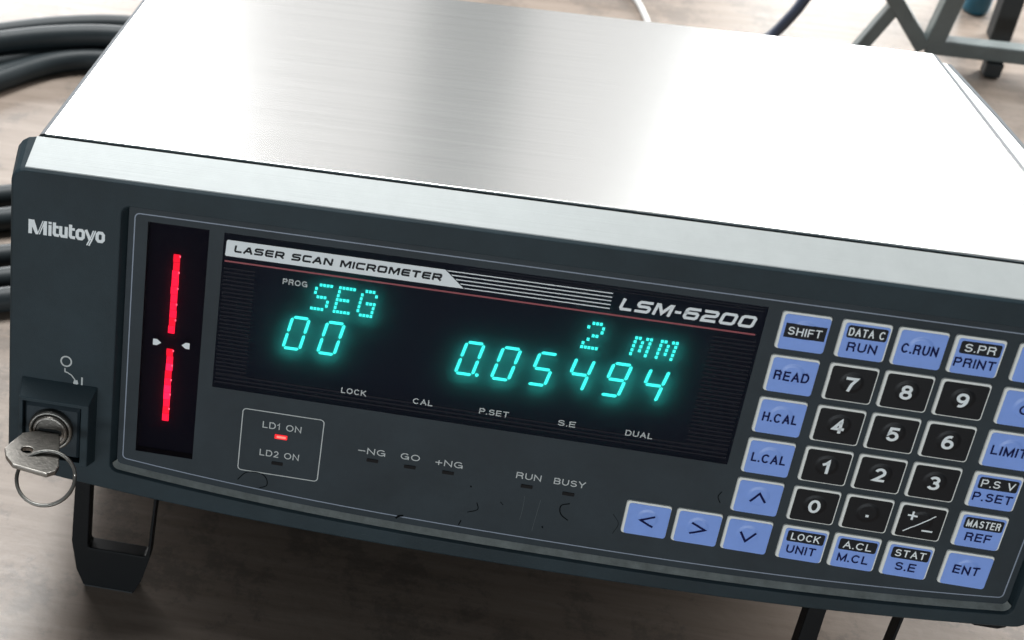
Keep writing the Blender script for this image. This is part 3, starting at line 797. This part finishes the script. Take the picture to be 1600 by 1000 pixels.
# split ring through the bow
RC = Vector((-20.8, -28.8, 6.4))
path = []
e1 = Vector((.93, .18, .20)).normalized(); e2 = Vector((-.10, .66, .74)).normalized(); e2 = (e2-e1*e1.dot(e2)).normalized()
for k in range(97):
    a = 2*math.pi*k/48; off = e1.cross(e2)*(k/96-.5)*1.6
    path.append(RC + (e1*math.cos(a)*1.0 + e2*math.sin(a)*.92)*10.2 + off)
b = MB(); b.loft(tube_pts(path, .62, 8), True, True)
rg = b.build('key_ring', M['nickel'], None, True, origin=RC)
place(rg, RC)
tag(rg, 'thin wire split ring hanging from the bow of the key', 'key ring')

# ------------------------------------------------------------------ cables lying on the table
def cable(name, pts, r, m, label, cat='cable', group=None, seg=12):
    path = catmull(pts, 10); o = Vector(pts[0])
    b = MB(); b.loft(tube_pts(path, r, seg), True, True)
    ob = b.build(name, M[m], None, True, origin=o); ob.location = o*MM
    return tag(ob, label, cat, group)
low = [((-116.7, 225.6), 'uppermost of the black cables at the left side of the unit'),
       ((-111.3, 207.0), 'second black cable down at the left side of the unit'),
       ((-102.5, 178.1), 'black cable below the wide gap at the left side of the unit'),
       ((-97.6, 161.2), 'fourth black cable down at the left side of the unit'),
       ((-92.6, 147.2), 'lowest black cable at the left side, closest to the lock')]
for i, ((x, y), lab) in enumerate(low):
    cable('black_cable', [(x-190, y-120-6*i, 6.2), (x-110, y-55, 6.2), (x-40, y-16, 6.2), (x, y, 6.2), (x+34, y+16, 6.2), (x+60, y+24+2*i, 6.2)], 6.0, 'cable', lab, group='black cables running out at the left of the unit')
top = [(0, 0, 6), (3, -13, 6), (-1, -26, 6), (3, -39, 6), (-2, -51, 6), (1, -7, 17), (-3, -20, 17)]
tl = ['farthest strand of the black cable bundle at the upper left', 'second strand of the black cable bundle behind the left edge', 'third strand in the black cable bundle behind the left edge',
      'fourth strand in the black cable bundle behind the left edge', 'nearest strand of the black cable bundle at the upper left', 'upper strand lying on top of the far side of the cable bundle', 'upper strand lying on top of the middle of the cable bundle']
for i, (dx, dy, z) in enumerate(top):
    k = 1-.10*i if i < 5 else 1
    cable('bundled_cable', [(-330+dx, 190+dy*.9, z), (-250+dx, 294+dy, z), (-200+dx, 344+dy*1.05, z+.5), (-160+dx, 372+dy, z), (-120+dx, 391+dy*k, z), (-80+dx, 398+dy*k, z+.5), (-20+dx, 396+dy, z), (60+dx, 380+dy*.9, z)], 6.3, 'cable', tl[i], group='strands of the black cable bundle')
cable('dark_blue_cable', [(250, 455, 4), (270, 470, 6), (283, 480, 9), (293.4, 484, 24), (300, 488, 37), (312, 492, 62), (330, 500, 90)], 3.4, 'cableblue', 'dark blue black cable rising behind the cover, left of the tubular stand')
cable('pale_cable', [(160, 560, 3), (185, 548, 3), (204, 530, 3), (212, 505, 3), (214, 480, 3), (205, 440, 3)], 1.8, 'palecable', 'thin pale cable curving behind the rear edge of the cover')
# ------------------------------------------------------------------ tubular stand behind the instrument
def bar(p, q, w, name, m, parent, origin, w2=None):
    p = Vector(p); q = Vector(q); d = (q-p).normalized(); a = d.cross(Vector((0, 1, 0))).normalized(); c = d.cross(a).normalized(); w2 = w2 or w
    b = MB(); k = ((-1, -1), (1, -1), (1, 1), (-1, 1))
    b.loft([[tuple(e + a*i*w/2 + c*j*w2/2) for i, j in k] for e in (p, q)], True, True)
    return bevel(b.build(name, m, parent, origin=origin), 1.0, 3)
SO = Vector((411, 484, 0))
st = empty('tubular_stand', SO*MM, 'grey painted tubular stand with slanting struts behind the right rear corner of the cover', 'stand')
bar((371.5, 485, 14.2), (520, 485, 14.2), 9.5, 'cross_bar', M['stand'], st, SO)
bar((375.2, 485.3, 17.0), (386, 485.3, 150), 10.5, 'upright', M['stand'], st, SO)
bar((370.5, 484.6, 12.0), (262, 484.6, 141), 8.5, 'strut', M['stand'], st, SO)
bar((335.0, 486, 3), (350.0, 486, 40), 7.5, 'strut', M['stand'], st, SO)
bar((262, 484.8, 150), (470, 484.8, 150), 9.5, 'top_bar', M['stand'], st, SO)
bar((465, 485.2, 19), (465, 485.2, 145), 9.5, 'upright', M['stand'], st, SO)
for x in (411.5, 505):
    bar((x, 483, 0.2), (x, 483, 9.3), 9.5, 'rubber_foot', M['rubber'], st, SO)
bar((333.0, 486, 0.1), (333.6, 486, 3.2), 11.0, 'rubber_foot', M['rubber'], st, SO)
PO = Vector((425, 530, 0))
po = bar((425.5, 530, 0.1), (421, 530, 120), 12, 'black_post', M['rubber'], None, PO); po.location = PO*MM
tag(po, 'slim black post standing on the table behind the grey stand', 'post')
BO = Vector((418, 563, 0)); b = MB()
def cyl(r, z): return [(BO.x+r*math.cos(2*math.pi*k/24), BO.y+r*math.sin(2*math.pi*k/24), z) for k in range(24)]
b.loft([cyl(6.6, 0.1), cyl(7.8, 1.2), cyl(8.2, 4), cyl(8.2, 34), cyl(6.8, 35.5), cyl(3, 36), cyl(3, 60)], True, True)
bp = b.build('blue_plug', M['teal'], None, True, origin=BO); bp.location = BO*MM
tag(bp, 'small teal blue round plug seen between the stand and the black post', 'plug')
